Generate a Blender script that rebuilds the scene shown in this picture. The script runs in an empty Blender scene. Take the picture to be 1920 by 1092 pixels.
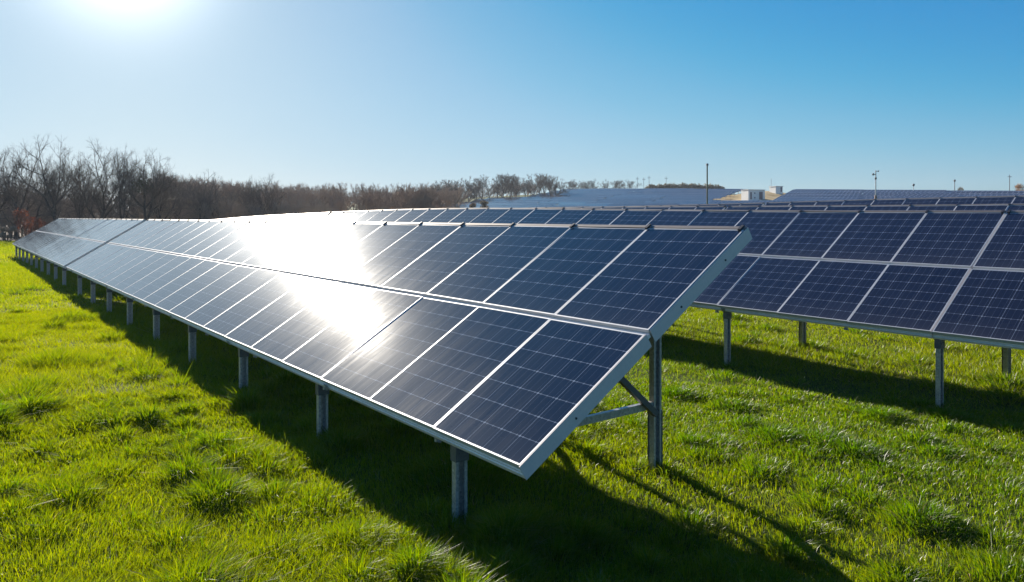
import bpy, math, random
import numpy as np
from mathutils import Vector, Matrix

R = math.radians
scene = bpy.context.scene
col = scene.collection

# ------------------------------------------------------------------ camera, sky, sun, exposure
# world axes: X = uphill across the rows, Y = along the rows (away), Z = up, origin at the lens
F_PX, YAW, HOR = 1384.0, 0.6493, 419.0
cam = bpy.data.cameras.new('camera')
cam.sensor_width = 36.0
cam.lens = 36.0 * F_PX / 1920.0
cam.shift_y = -(546.0 - HOR) / 1920.0
cam.clip_start = 0.05
cam.clip_end = 6000
cam_o = bpy.data.objects.new('camera', cam)
cam_o.rotation_euler = (R(90), 0, -YAW)
col.objects.link(cam_o)
scene.camera = cam_o

EXPOSURE = 1.1
SUN_EL = R(19.3)
SUN_AZ = YAW - R(28.0)          # clockwise from +Y
SUN_DIR = Vector((math.sin(SUN_AZ) * math.cos(SUN_EL), math.cos(SUN_AZ) * math.cos(SUN_EL), math.sin(SUN_EL)))

world = bpy.data.worlds.new('World')
scene.world = world
world.use_nodes = True
wn, wl = world.node_tree.nodes, world.node_tree.links
wn.clear()
w_out = wn.new('ShaderNodeOutputWorld')
w_bg = wn.new('ShaderNodeBackground')
sky = wn.new('ShaderNodeTexSky')
sky.sky_type = 'NISHITA'
sky.sun_disc = False
sky.sun_elevation = SUN_EL
sky.sun_rotation = SUN_AZ
sky.altitude = 100
sky.air_density = 1.0
sky.dust_density = 0.35
sky.ozone_density = 6.0
# a camera-like response on the sky's radiance: deep saturated blue away from the sun, soft shoulder near it
pre = wn.new('ShaderNodeVectorMath'); pre.operation = 'SCALE'; pre.inputs['Scale'].default_value = 0.1
wl.new(sky.outputs[0], pre.inputs[0])
crv = wn.new('ShaderNodeRGBCurve')
crv.mapping.use_clip = False
crv.mapping.extend = 'EXTRAPOLATED'
for ch, pts in enumerate((((0, 0), (.06, .032), (.12, .045), (.23, .20), (.36, .36), (.85, .59), (1.4, .74), (3.0, 1.2)),
                          ((0, 0), (.26, .305), (.40, .47), (.58, .60), (1.05, .76), (1.5, .86), (3.0, 1.2)),
                          ((0, 0), (.49, .63), (.56, .67), (.72, .74), (.87, .80), (1.2, .87), (1.6, .92), (3.0, 1.2)))):
    c = crv.mapping.curves[ch]
    while len(c.points) < len(pts): c.points.new(0.5, 0.5)
    for p, q in zip(c.points, pts): p.location = q
crv.mapping.update()
wl.new(pre.outputs[0], crv.inputs['Color'])
hs = wn.new('ShaderNodeVectorMath'); hs.operation = 'SCALE'; hs.inputs['Scale'].default_value = 10.0 / 2 ** EXPOSURE
wl.new(crv.outputs[0], hs.inputs[0])
# bright aureole of the low sun in the thin haze
tc = wn.new('ShaderNodeTexCoord')
dot = wn.new('ShaderNodeVectorMath'); dot.operation = 'DOT_PRODUCT'
nrm = wn.new('ShaderNodeVectorMath'); nrm.operation = 'NORMALIZE'
wl.new(tc.outputs['Generated'], nrm.inputs[0])
wl.new(nrm.outputs[0], dot.inputs[0])
dot.inputs[1].default_value = SUN_DIR
mx = wn.new('ShaderNodeMath'); mx.operation = 'MAXIMUM'; mx.inputs[1].default_value = 0.0
wl.new(dot.outputs['Value'], mx.inputs[0])
def w_pow(e, k):
    p = wn.new('ShaderNodeMath'); p.operation = 'POWER'; p.inputs[1].default_value = e
    m = wn.new('ShaderNodeMath'); m.operation = 'MULTIPLY'; m.inputs[1].default_value = k
    wl.new(mx.outputs[0], p.inputs[0]); wl.new(p.outputs[0], m.inputs[0])
    return m
SKY_STRENGTH = 0.1
g1 = w_pow(280, 12.0 / 2 ** EXPOSURE)
g2 = w_pow(1500, 20.0)
gs = wn.new('ShaderNodeMath'); gs.operation = 'ADD'
wl.new(g1.outputs[0], gs.inputs[0]); wl.new(g2.outputs[0], gs.inputs[1])
gc = wn.new('ShaderNodeVectorMath'); gc.operation = 'SCALE'; gc.inputs[0].default_value = (1.0, 0.98, 0.95)
wl.new(gs.outputs[0], gc.inputs['Scale'])
ad = wn.new('ShaderNodeVectorMath'); ad.operation = 'ADD'
wl.new(hs.outputs[0], ad.inputs[0]); wl.new(gc.outputs[0], ad.inputs[1])
wl.new(ad.outputs[0], w_bg.inputs['Color'])
w_bg.inputs['Strength'].default_value = SKY_STRENGTH
wl.new(w_bg.outputs[0], w_out.inputs[0])

sun = bpy.data.lights.new('sun', 'SUN')
sun.energy = 5.0
sun.angle = R(0.53)
sun.color = (1.0, 0.91, 0.78)
sun_o = bpy.data.objects.new('sun', sun)
sun_o.rotation_euler = SUN_DIR.to_track_quat('Z', 'Y').to_euler()
sun_o.location = (0, 20, 40)
col.objects.link(sun_o)

scene.view_settings.view_transform = 'Standard'
scene.view_settings.look = 'None'
scene.view_settings.exposure = EXPOSURE
scene.view_settings.gamma = 1.0
scene.render.engine = 'CYCLES'
scene.cycles.max_bounces = 8
scene.cycles.use_denoising = True

# ------------------------------------------------------------------ helpers
rng = np.random.default_rng(7)
random.seed(7)
CY, SY = math.cos(YAW), math.sin(YAW)

def at(px, cy):
    """ground plan position of something seen at picture column px, cy metres ahead of the lens"""
    cx = (px - 960.0) / F_PX * cy
    return cx * CY + cy * SY, -cx * SY + cy * CY

def tag(o, label=None, cat=None, group=None, kind=None):
    if label: o['label'] = label
    if cat: o['category'] = cat
    if group: o['group'] = group
    if kind: o['kind'] = kind
    return o

def empty(name, loc):
    o = bpy.data.objects.new(name, None)
    o.location = loc
    o.empty_display_size = 0.3
    col.objects.link(o)
    return o

def link(name, me, parent=None, loc=(0, 0, 0), rot=(0, 0, 0)):
    o = bpy.data.objects.new(name, me)
    o.location = loc
    o.rotation_euler = rot
    if parent: o.parent = parent
    col.objects.link(o)
    return o

class MB:
    """collects shapes for ONE mesh object"""
    def __init__(s): s.v, s.f, s.m = [], [], []
    def quadset(s, vs, fs, m=0):
        b = len(s.v)
        s.v += [tuple(p) for p in vs]
        s.f += [tuple(b + i for i in f) for f in fs]
        s.m += [m] * len(fs)
    def box(s, x0, x1, y0, y1, z0, z1, m=0, fn=None):
        vs = [(x, y, z) for x in (x0, x1) for y in (y0, y1) for z in (z0, z1)]
        if fn: vs = [fn(*p) for p in vs]
        s.quadset(vs, [(0, 1, 3, 2), (4, 6, 7, 5), (0, 4, 5, 1), (2, 3, 7, 6), (0, 2, 6, 4), (1, 5, 7, 3)], m)
    def bar(s, a, b, w, h, up=(0, 0, 1), m=0):
        a, b = Vector(a), Vector(b)
        t = (b - a).normalized()
        x = t.cross(Vector(up)).normalized()
        y = x.cross(t)
        vs = []
        for p in (a, b):
            for i, j in ((-1, -1), (1, -1), (1, 1), (-1, 1)):
                vs.append(p + x * (i * w / 2) + y * (j * h / 2))
        s.quadset(vs, [(0, 1, 5, 4), (1, 2, 6, 5), (2, 3, 7, 6), (3, 0, 4, 7), (3, 2, 1, 0), (4, 5, 6, 7)], m)
    def tube(s, a, b, r0, r1=None, n=10, m=0):
        r1 = r0 if r1 is None else r1
        a, b = Vector(a), Vector(b)
        t = (b - a).normalized()
        x = t.orthogonal().normalized(); y = t.cross(x)
        vs = []
        for p, r in ((a, r0), (b, r1)):
            for k in range(n):
                q = 2 * math.pi * k / n
                vs.append(p + x * (r * math.cos(q)) + y * (r * math.sin(q)))
        s.quadset(vs, [(k, (k + 1) % n, n + (k + 1) % n, n + k) for k in range(n)] + [tuple(range(n))[::-1], tuple(range(n, 2 * n))], m)
    def ball(s, c, r, m=0, n=10):
        vs = [(c[0], c[1], c[2] - r)]
        for i in range(1, 6):
            th = math.pi * i / 6
            for k in range(n):
                q = 2 * math.pi * k / n
                vs.append((c[0] + r * math.sin(th) * math.cos(q), c[1] + r * math.sin(th) * math.sin(q), c[2] - r * math.cos(th)))
        vs.append((c[0], c[1], c[2] + r))
        fs = [(0, 1 + (k + 1) % n, 1 + k) for k in range(n)]
        for i in range(4):
            o = 1 + i * n
            fs += [(o + k, o + (k + 1) % n, o + n + (k + 1) % n, o + n + k) for k in range(n)]
        o = 1 + 4 * n
        fs += [(o + k, o + (k + 1) % n, len(vs) - 1) for k in range(n)]
        s.quadset(vs, fs, m)
    def extrude(s, prof, z0, z1, m=0):
        """closed x,y outline between two heights"""
        n = len(prof)
        vs = [(x, y, z0) for x, y in prof] + [(x, y, z1) for x, y in prof]
        s.quadset(vs, [(k, (k + 1) % n, n + (k + 1) % n, n + k) for k in range(n)] + [tuple(range(n))[::-1], tuple(range(n, 2 * n))], m)
    def mesh(s, name, mats):
        me = bpy.data.meshes.new(name)
        me.from_pydata(s.v, [], s.f)
        for mt in (mats if isinstance(mats, (list, tuple)) else [mats]): me.materials.append(mt)
        me.polygons.foreach_set('material_index', s.m)
        me.update()
        return me
    def build(s, name, mats, parent=None, loc=(0, 0, 0), rot=(0, 0, 0)):
        return link(name, s.mesh(name, mats), parent, loc, rot)

def np_mesh(name, verts, tris=None, quads=None, mats=(), attr=None):
    """fast mesh from arrays"""
    me = bpy.data.meshes.new(name)
    me.vertices.add(len(verts))
    me.vertices.foreach_set('co', np.ascontiguousarray(verts, dtype=np.float32).ravel())
    loops, starts, o = [], [], 0
    if quads is not None and len(quads):
        loops.append(np.asarray(quads).ravel()); starts.append(o + 4 * np.arange(len(quads))); o += 4 * len(quads)
    if tris is not None and len(tris):
        loops.append(np.asarray(tris).ravel()); starts.append(o + 3 * np.arange(len(tris))); o += 3 * len(tris)
    loops = np.concatenate(loops).astype(np.int32); starts = np.concatenate(starts).astype(np.int32)
    me.loops.add(len(loops)); me.loops.foreach_set('vertex_index', loops)
    me.polygons.add(len(starts)); me.polygons.foreach_set('loop_start', starts)
    if attr is not None:
        a = me.attributes.new('tint', 'FLOAT_COLOR', 'POINT')
        c = np.ones((len(verts), 4), np.float32); c[:, :3] = attr
        a.data.foreach_set('color', c.ravel())
    for m in mats: me.materials.append(m)
    me.update(calc_edges=True)
    return me

# ------------------------------------------------------------------ materials
class Mat:
    def __init__(s, name):
        s.m = bpy.data.materials.new(name); s.m.use_nodes = True
        s.t = s.m.node_tree; s.n = s.t.nodes; s.l = s.t.links
        s.b = s.n['Principled BSDF']; s.out = s.n['Material Output']
    def new(s, kind, **kw):
        n = s.n.new(kind)
        for k, v in kw.items(): setattr(n, k, v)
        return n
    def put(s, sock, v):
        if isinstance(v, bpy.types.NodeSocket): s.l.new(v, sock)
        else: sock.default_value = v
    def math(s, op, a, b=0.0, c=0.0, clamp=False):
        n = s.new('ShaderNodeMath', operation=op, use_clamp=clamp)
        s.put(n.inputs[0], a); s.put(n.inputs[1], b); s.put(n.inputs[2], c)
        return n.outputs[0]
    def mix(s, f, a, b):
        n = s.new('ShaderNodeMix', data_type='RGBA')
        s.put(n.inputs[0], f); s.put(n.inputs[6], a); s.put(n.inputs[7], b)
        return n.outputs[2]
    def noise(s, vec, scale, detail=3.0, rough=0.55):
        n = s.new('ShaderNodeTexNoise')
        n.inputs['Scale'].default_value = scale; n.inputs['Detail'].default_value = detail; n.inputs['Roughness'].default_value = rough
        if vec is not None: s.l.new(vec, n.inputs['Vector'])
        return n.outputs['Fac']
    def ramp(s, f, stops):
        n = s.new('ShaderNodeValToRGB')
        e = n.color_ramp.elements
        while len(e) < len(stops): e.new(0.5)
        for k, (p, c) in enumerate(stops):
            e[k].position = p; e[k].color = (*c, 1) if len(c) == 3 else c
        s.l.new(f, n.inputs[0])
        return n.outputs[0]
    def scaled(s, vec, xyz):
        n = s.new('ShaderNodeMapping'); n.inputs['Scale'].default_value = xyz
        s.l.new(vec, n.inputs['Vector'])
        return n.outputs[0]
    def coord(s, which='Object'): return s.new('ShaderNodeTexCoord').outputs[which]
    def base(s, **kw):
        for k, v in kw.items(): s.put(s.b.inputs[k.replace('_', ' ')], v)

def simple(name, c, rough=0.6, metal=0.0, var=0.15, scale=6.0, bump=0.0):
    m = Mat(name)
    v = m.coord('Object')
    f = m.noise(v, scale, 4)
    dark = tuple(x * (1 - var) for x in c) + (1,); lite = tuple(min(1, x * (1 + var)) for x in c) + (1,)
    m.base(Base_Color=m.mix(f, dark, lite), Roughness=m.math('MULTIPLY_ADD', f, 0.2, rough - 0.1), Metallic=metal)
    if bump:
        b = m.new('ShaderNodeBump'); b.inputs['Strength'].default_value = bump
        m.l.new(m.noise(v, scale * 6, 4), b.inputs['Height']); m.l.new(b.outputs[0], m.b.inputs['Normal'])
    return m.m

TILT = 0.5612
SLOPE_L = 2.617
CT, ST = math.cos(TILT), math.sin(TILT)
MOD_L, MOD_W = 1.287, 0.992       # one module, up the slope and along the row
FR = 0.0115                        # visible width of a module's frame

def pv_material(name, far=False):
    m = Mat(name)
    v = m.coord('Object')
    sp = m.new('ShaderNodeSeparateXYZ'); m.l.new(v, sp.inputs[0])
    x, y = sp.outputs[0], sp.outputs[1]
    if far:
        x = m.math('FLOORED_MODULO', x, SLOPE_L / 2); y = m.math('FLOORED_MODULO', y, 1.0)
    cx, cy = (MOD_L - 2 * FR) / 7, (MOD_W - 2 * FR) / 5
    xs, ys = m.math('DIVIDE', m.math('SUBTRACT', x, FR), cx), m.math('DIVIDE', m.math('SUBTRACT', y, FR), cy)
    fx, fy = m.math('FRACT', xs), m.math('FRACT', ys)
    dx = m.math('MULTIPLY', m.math('MINIMUM', fx, m.math('SUBTRACT', 1.0, fx)), cx)
    dy = m.math('MULTIPLY', m.math('MINIMUM', fy, m.math('SUBTRACT', 1.0, fy)), cy)
    line = m.math('MAXIMUM', m.math('LESS_THAN', dx, 0.0019), m.math('LESS_THAN', dy, 0.0019))
    node = m.math('LESS_THAN', m.math('ADD', dx, dy), 0.0115)
    gap = m.math('MAXIMUM', m.math('MULTIPLY', line, 0.75), node)
    # three thin silver busbars down each cell
    b3 = m.math('FRACT', m.math('MULTIPLY_ADD', fy, 3.0, 0.0))
    bus = m.math('LESS_THAN', m.math('ABSOLUTE', m.math('SUBTRACT', b3, 0.5)), 0.018)
    # dashes where the ribbons cross from one cell to the next
    dash = m.math('MULTIPLY', m.math('LESS_THAN', dx, 0.006), m.math('LESS_THAN', m.math('ABSOLUTE', m.math('SUBTRACT', b3, 0.5)), 0.09))
    cell = m.new('ShaderNodeTexWhiteNoise', noise_dimensions='3D')
    cv = m.new('ShaderNodeCombineXYZ')
    inf = m.new('ShaderNodeObjectInfo')
    m.l.new(m.math('FLOOR', xs), cv.inputs[0]); m.l.new(m.math('FLOOR', ys), cv.inputs[1]); m.l.new(m.math('MULTIPLY', inf.outputs['Random'], 57.0), cv.inputs[2])
    m.l.new(cv.outputs[0], cell.inputs['Vector'])
    modv = m.math('MULTIPLY_ADD', inf.outputs['Random'], 0.35, m.math('MULTIPLY', cell.outputs['Value'], 0.5))
    c = m.mix(modv, (0.008, 0.012, 0.028, 1), (0.015, 0.021, 0.043, 1))
    c = m.mix(m.math('MULTIPLY', bus, 0.22), c, (0.30, 0.33, 0.38, 1))
    c = m.mix(m.math('MAXIMUM', gap, m.math('MULTIPLY', dash, 0.6)), c, (0.29, 0.32, 0.37, 1))
    # rain-washed dust, running down the slope
    mp = m.new('ShaderNodeMapping'); mp.inputs['Scale'].default_value = (1.5, 16, 1)
    wp = m.new('ShaderNodeNewGeometry')
    m.l.new(wp.outputs['Position'], mp.inputs['Vector'])
    streak = m.noise(mp.outputs[0], 1.0, 5, 0.65)
    blot = m.noise(wp.outputs['Position'], 1.1, 4, 0.6)
    low = m.math('POWER', m.math('SUBTRACT', 1.0, m.math('DIVIDE', x, MOD_L, clamp=True), clamp=True), 6.0)
    dust = m.math('ADD', m.math('MULTIPLY', m.math('MULTIPLY', streak, blot), 0.05), m.math('MULTIPLY', low, 0.07), clamp=True)
    c = m.mix(dust, c, (0.33, 0.29, 0.24, 1))
    if far:
        ex = m.math('MINIMUM', x, m.math('SUBTRACT', SLOPE_L / 2, x)); ey = m.math('MINIMUM', y, m.math('SUBTRACT', 1.0, y))
        edge = m.math('LESS_THAN', m.math('MINIMUM', ex, ey), 0.02)
        c = m.mix(edge, c, (0.55, 0.56, 0.58, 1))
    m.base(Base_Color=c, Roughness=m.math('MULTIPLY_ADD', streak, 0.25, 0.22))
    m.b.inputs['Specular IOR Level'].default_value = 0.0012
    m.b.inputs['Coat Weight'].default_value = 1.0
    m.b.inputs['Coat IOR'].default_value = 1.55
    m.put(m.b.inputs['Coat Roughness'], m.math('ADD', m.math('MULTIPLY', m.math('MULTIPLY', streak, blot), 0.22), 0.03))
    return m.m

def metal_material(name, c, rough, spangle=0.12, metal=0.75, dirt=0.3):
    m = Mat(name)
    v = m.coord('Object')
    vo = m.new('ShaderNodeTexVoronoi'); vo.inputs['Scale'].default_value = 55
    m.l.new(v, vo.inputs['Vector'])
    f = m.noise(v, 5, 5, 0.65)
    lo = tuple(x * (1 - spangle) for x in c) + (1,); hi = tuple(min(1, x * (1 + spangle)) for x in c) + (1,)
    cc = m.mix(vo.outputs['Color'], lo, hi)
    d = m.ramp(f, [(0.45, (0, 0, 0)), (0.75, (1, 1, 1))])
    cc = m.mix(m.math('MULTIPLY', d, dirt), cc, (0.17, 0.15, 0.12, 1))
    m.base(Base_Color=cc, Metallic=metal, Roughness=m.math('MULTIPLY_ADD', f, 0.25, rough - 0.12))
    return m.m

M_PV = pv_material('photovoltaic_glass')
M_PV_FAR = pv_material('photovoltaic_glass_distant', True)
M_FRAME = metal_material('anodised_frame', (0.62, 0.62, 0.63), 0.55, 0.03, 0.3, 0.15)
M_PLATE = metal_material('painted_end_plate', (0.70, 0.62, 0.58), 0.42, 0.03, 0.05, 0.08)
M_RAIL = metal_material('weathered_rail', (0.90, 0.79, 0.71), 0.45, 0.06, 0.05, 0.15)
M_TOPRAIL = metal_material('brown_grey_rail', (0.26, 0.22, 0.19), 0.5, 0.08, 0.4, 0.4)
M_GALV = metal_material('galvanised_steel', (0.46, 0.46, 0.47), 0.45, 0.3, 0.6, 0.15)
M_DARKSTEEL = metal_material('dark_steel', (0.14, 0.145, 0.155), 0.5, 0.1, 0.5, 0.12)
M_BACK = simple('panel_backsheet', (0.5, 0.5, 0.5), 0.7)
M_BOLT = simple('bolt', (0.06, 0.06, 0.065), 0.5, 0.6)
M_WOOD = simple('weathered_pole_wood', (0.36, 0.27, 0.17), 0.85, 0, 0.3, 8)
M_WHITE = simple('white_painted_wall', (0.80, 0.80, 0.78), 0.6, 0, 0.04, 2)
M_ROOFW = simple('pale_roof', (0.7, 0.7, 0.68), 0.6, 0, 0.06, 3)
M_DOOR = simple('dark_blue_door', (0.03, 0.05, 0.10), 0.5, 0, 0.15, 5)
M_TANWALL = simple('tan_wall', (0.45, 0.36, 0.24), 0.8, 0, 0.15, 2)
M_REDPOST = simple('faded_pink_post', (0.42, 0.26, 0.20), 0.7, 0, 0.15, 4)
M_BARK = simple('bark', (0.055, 0.044, 0.034), 0.9, 0, 0.35, 9)
M_TWIG = simple('twig', (0.115, 0.093, 0.072), 0.9, 0, 0.25, 3)
M_WOODMASS = simple('brown_wood_twigs', (0.28, 0.19, 0.125), 0.9, 0, 0.35, 0.15)
M_SCRUB = simple('pale_scrub_twigs', (0.27, 0.21, 0.155), 0.9, 0, 0.35, 0.15)
M_BUDS = simple('ivy_green', (0.07, 0.075, 0.025), 0.8, 0, 0.3, 2)

def leaf_material(name, transl, spec=0.25, attr=True, fixed=None):
    m = Mat(name)
    if attr:
        a = m.new('ShaderNodeAttribute', attribute_name='tint'); c = a.outputs['Color']
    else:
        f = m.noise(m.coord('Object'), 3, 3); c = m.mix(f, tuple(x * .7 for x in fixed) + (1,), tuple(x * 1.3 for x in fixed) + (1,))
    d = m.new('ShaderNodeBsdfDiffuse'); m.l.new(c, d.inputs[0])
    t = m.new('ShaderNodeBsdfTranslucent')
    hv = m.new('ShaderNodeHueSaturation'); hv.inputs['Hue'].default_value = 0.492; hv.inputs['Saturation'].default_value = 1.12; hv.inputs['Value'].default_value = 1.7
    m.l.new(c, hv.inputs['Color']); m.l.new(hv.outputs[0], t.inputs[0])
    mx_ = m.new('ShaderNodeMixShader'); mx_.inputs[0].default_value = transl
    m.l.new(d.outputs[0], mx_.inputs[1]); m.l.new(t.outputs[0], mx_.inputs[2])
    g = m.new('ShaderNodeBsdfGlossy'); g.inputs['Roughness'].default_value = 0.5; g.inputs[0].default_value = (1, 1, 1, 1)
    lw = m.new('ShaderNodeFresnel'); lw.inputs['IOR'].default_value = 1.38
    m2 = m.new('ShaderNodeMixShader')
    m.put(m2.inputs[0], m.math('MULTIPLY', lw.outputs[0], spec))
    m.l.new(mx_.outputs[0], m2.inputs[1]); m.l.new(g.outputs[0], m2.inputs[2])
    m.l.new(m2.outputs[0], m.out.inputs['Surface'])
    return m.m

M_GRASS = leaf_material('grass_blades', 0.6, 0.07)
M_RUST = leaf_material('rusty_leaves', 0.4, 0.1, False, (0.16, 0.065, 0.035))
M_OCHRE = leaf_material('ochre_leaves', 0.4, 0.1, False, (0.22, 0.125, 0.045))
M_STRAW = leaf_material('pale_reed', 0.4, 0.1, False, (0.30, 0.24, 0.17))
M_OLIVE = leaf_material('olive_leaves', 0.4, 0.1, False, (0.11, 0.09, 0.045))

# ------------------------------------------------------------------ terrain
_hd = np.array([-60, -10, 4, 10.5, 14, 17.6, 22.5, 27, 34.5, 45, 60, 110, 400])
_hz = np.array([-.1, -.08, 0, .11, .19, .265, .275, .235, .17, -.05, -.12, 0, 0])
_gd = np.linspace(-60, 400, 1841)
_gz = np.convolve(np.pad(np.interp(_gd, _hd, _hz), 12, mode='edge'), np.ones(25) / 25, mode='valid')
def sstep(x, a, b):
    t = np.clip((x - a) / (b - a), 0, 1); return t * t * (3 - 2 * t)
def ridge(d):
    return 5.2 + 0.0425 * np.clip(d, 0, 205)
def zg(u, d):
    u = np.asarray(u, float); d = np.asarray(d, float)
    base = np.interp(u, [-200, -20, 0, 2.8, 9, 17, 24, 400], [-2.6, -2.12, -2.06, -2.08, -2.15, -1.84, -1.51, -1.51])
    lat = sstep(u, 4, 9) * (1 - sstep(u, 40, 70))
    z = base + np.interp(d, _gd, _gz) * lat + 0.005 * np.clip(d - 4, 0, 60) * (1 - sstep(u, 4, 9))
    t = np.clip((u - 24) / 161.0, 0, 1)
    z = z + (ridge(d) - 0.73) * t ** 1.6 - 0.02 * np.clip(u - 192, 0, 300)
    w = np.abs(d - 104.5 - 0.5 * (u - 145))
    z = z + 1.1 * sstep(u, 150, 182) * (1 - sstep(u, 188, 215)) * (1 - sstep(w, 3.5, 8.5))
    return z
def zgf(u, d): return float(zg(u, d))

_ph = rng.uniform(0, 6.28, (14, 2)); _kk = rng.normal(0, 1, (14, 2))
_kk = _kk / np.linalg.norm(_kk, axis=1)[:, None] * np.geomspace(1.2, 14, 14)[:, None]
def lumps(u, d):
    s = 0
    for k in range(14): s = s + np.sin(_kk[k, 0] * u + _kk[k, 1] * d + _ph[k, 0]) / (1 + 0.35 * k)
    return s / 3.5          # about -1 .. 1

def axis(lo, hi, fine, n):
    """coordinates that are dense near 0"""
    a = np.arcsinh(lo / fine); b = np.arcsinh(hi / fine)
    return fine * np.sinh(np.linspace(a, b, n))
gu = axis(-1500, 1800, 2.0, 420) + 2.0
gdv = axis(-400, 2600, 2.0, 440) + 3.0
UU, DD = np.meshgrid(gu, gdv, indexing='ij')
near = 1 - sstep(np.hypot(UU, DD), 20, 45)
ZZ = zg(UU, DD) + 0.018 * lumps(UU, DD) * near - 0.012
nu, nd = UU.shape
idx = np.arange(nu * nd).reshape(nu, nd)
q = np.stack([idx[:-1, :-1], idx[1:, :-1], idx[1:, 1:], idx[:-1, 1:]], -1).reshape(-1, 4)

mg = Mat('meadow_ground')
pos = mg.new('ShaderNodeNewGeometry').outputs['Position']
n1 = mg.noise(pos, 0.9, 5, 0.6); n2 = mg.noise(pos, 9.0, 5, 0.65); n3 = mg.noise(pos, 0.12, 3)
gcol = mg.ramp(mg.math('ADD', mg.math('MULTIPLY', n1, 0.5), mg.math('MULTIPLY', n2, 0.5)),
               [(0.3, (0.024, 0.030, 0.006)), (0.5, (0.055, 0.080, 0.010)), (0.7, (0.10, 0.125, 0.016))])
sp = mg.new('ShaderNodeSeparateXYZ'); mg.l.new(pos, sp.inputs[0])
# dry mown clearing round the transformer house on the hill
jit = mg.math('MULTIPLY', mg.math('SUBTRACT', mg.noise(pos, 0.25, 3), 0.5), 5.0)
pu = mg.math('ADD', sp.outputs[0], jit); pd = mg.math('ADD', sp.outputs[1], jit)
dry = mg.math('MULTIPLY', mg.math('MULTIPLY', mg.math('GREATER_THAN', pu, 138), mg.math('LESS_THAN', pu, 192)),
              mg.math('MULTIPLY', mg.math('GREATER_THAN', pd, 90), mg.math('LESS_THAN', pd, 134)))
dcol = mg.ramp(mg.noise(pos, 0.35, 5, 0.7), [(0.3, (0.24, 0.15, 0.05)), (0.5, (0.46, 0.34, 0.17)), (0.7, (0.55, 0.44, 0.26))])
gcol = mg.mix(dry, gcol, dcol)
# leaf litter and dry stalks under the wood
farw = mg.math('MULTIPLY', mg.math('GREATER_THAN', mg.math('ADD', sp.outputs[1], mg.math('MULTIPLY', jit, 2.0)), 84), mg.math('LESS_THAN', sp.outputs[0], 90))
lcol = mg.ramp(n2, [(0.3, (0.05, 0.033, 0.02)), (0.7, (0.14, 0.095, 0.055))])
gcol = mg.mix(farw, gcol, lcol)
mg.base(Base_Color=gcol, Roughness=0.95)
mg.b.inputs['Specular IOR Level'].default_value = 0.1
gb = mg.new('ShaderNodeBump'); gb.inputs['Strength'].default_value = 0.6; gb.inputs['Distance'].default_value = 0.05
mg.l.new(n2, gb.inputs['Height']); mg.l.new(gb.outputs[0], mg.b.inputs['Normal'])
gme = np_mesh('ground', np.stack([UU, DD, ZZ], -1).reshape(-1, 3), quads=q, mats=[mg.m])
gme.polygons.foreach_set('use_smooth', np.ones(len(gme.polygons), bool))
tag(link('ground', gme), kind='structure')

# ------------------------------------------------------------------ solar tables
def module_meshes():
    g = MB()   # laminate
    g.box(FR, MOD_L - FR, FR, MOD_W - FR, -0.012, -0.002)
    f = MB()
    h0, h1 = -0.036, 0.0
    f.box(0, FR, 0, MOD_W, h0, h1); f.box(MOD_L - FR, MOD_L, 0, MOD_W, h0, h1)
    f.box(FR, MOD_L - FR, 0, FR, h0, h1 - 0.0004); f.box(FR, MOD_L - FR, MOD_W - FR, MOD_W, h0, h1 - 0.0004)
    return g.mesh('solar_module', [M_PV]), f.mesh('module_frame', [M_FRAME])
ME_MOD, ME_FRAME = module_meshes()

def post_mesh(h, w=0.095, dpt=0.05, t=0.006):
    """open C channel, web towards +Y"""
    m = MB()
    a, b = w / 2, dpt
    m.extrude([(-a, 0), (-a + 0.022, 0), (-a + 0.022, t), (-a + t, t), (-a + t, b - t), (a - t, b - t), (a - t, t), (a - 0.024, t), (a - 0.024, 0), (a, 0), (a, b), (-a, b)], -0.25, h)
    return m

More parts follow.
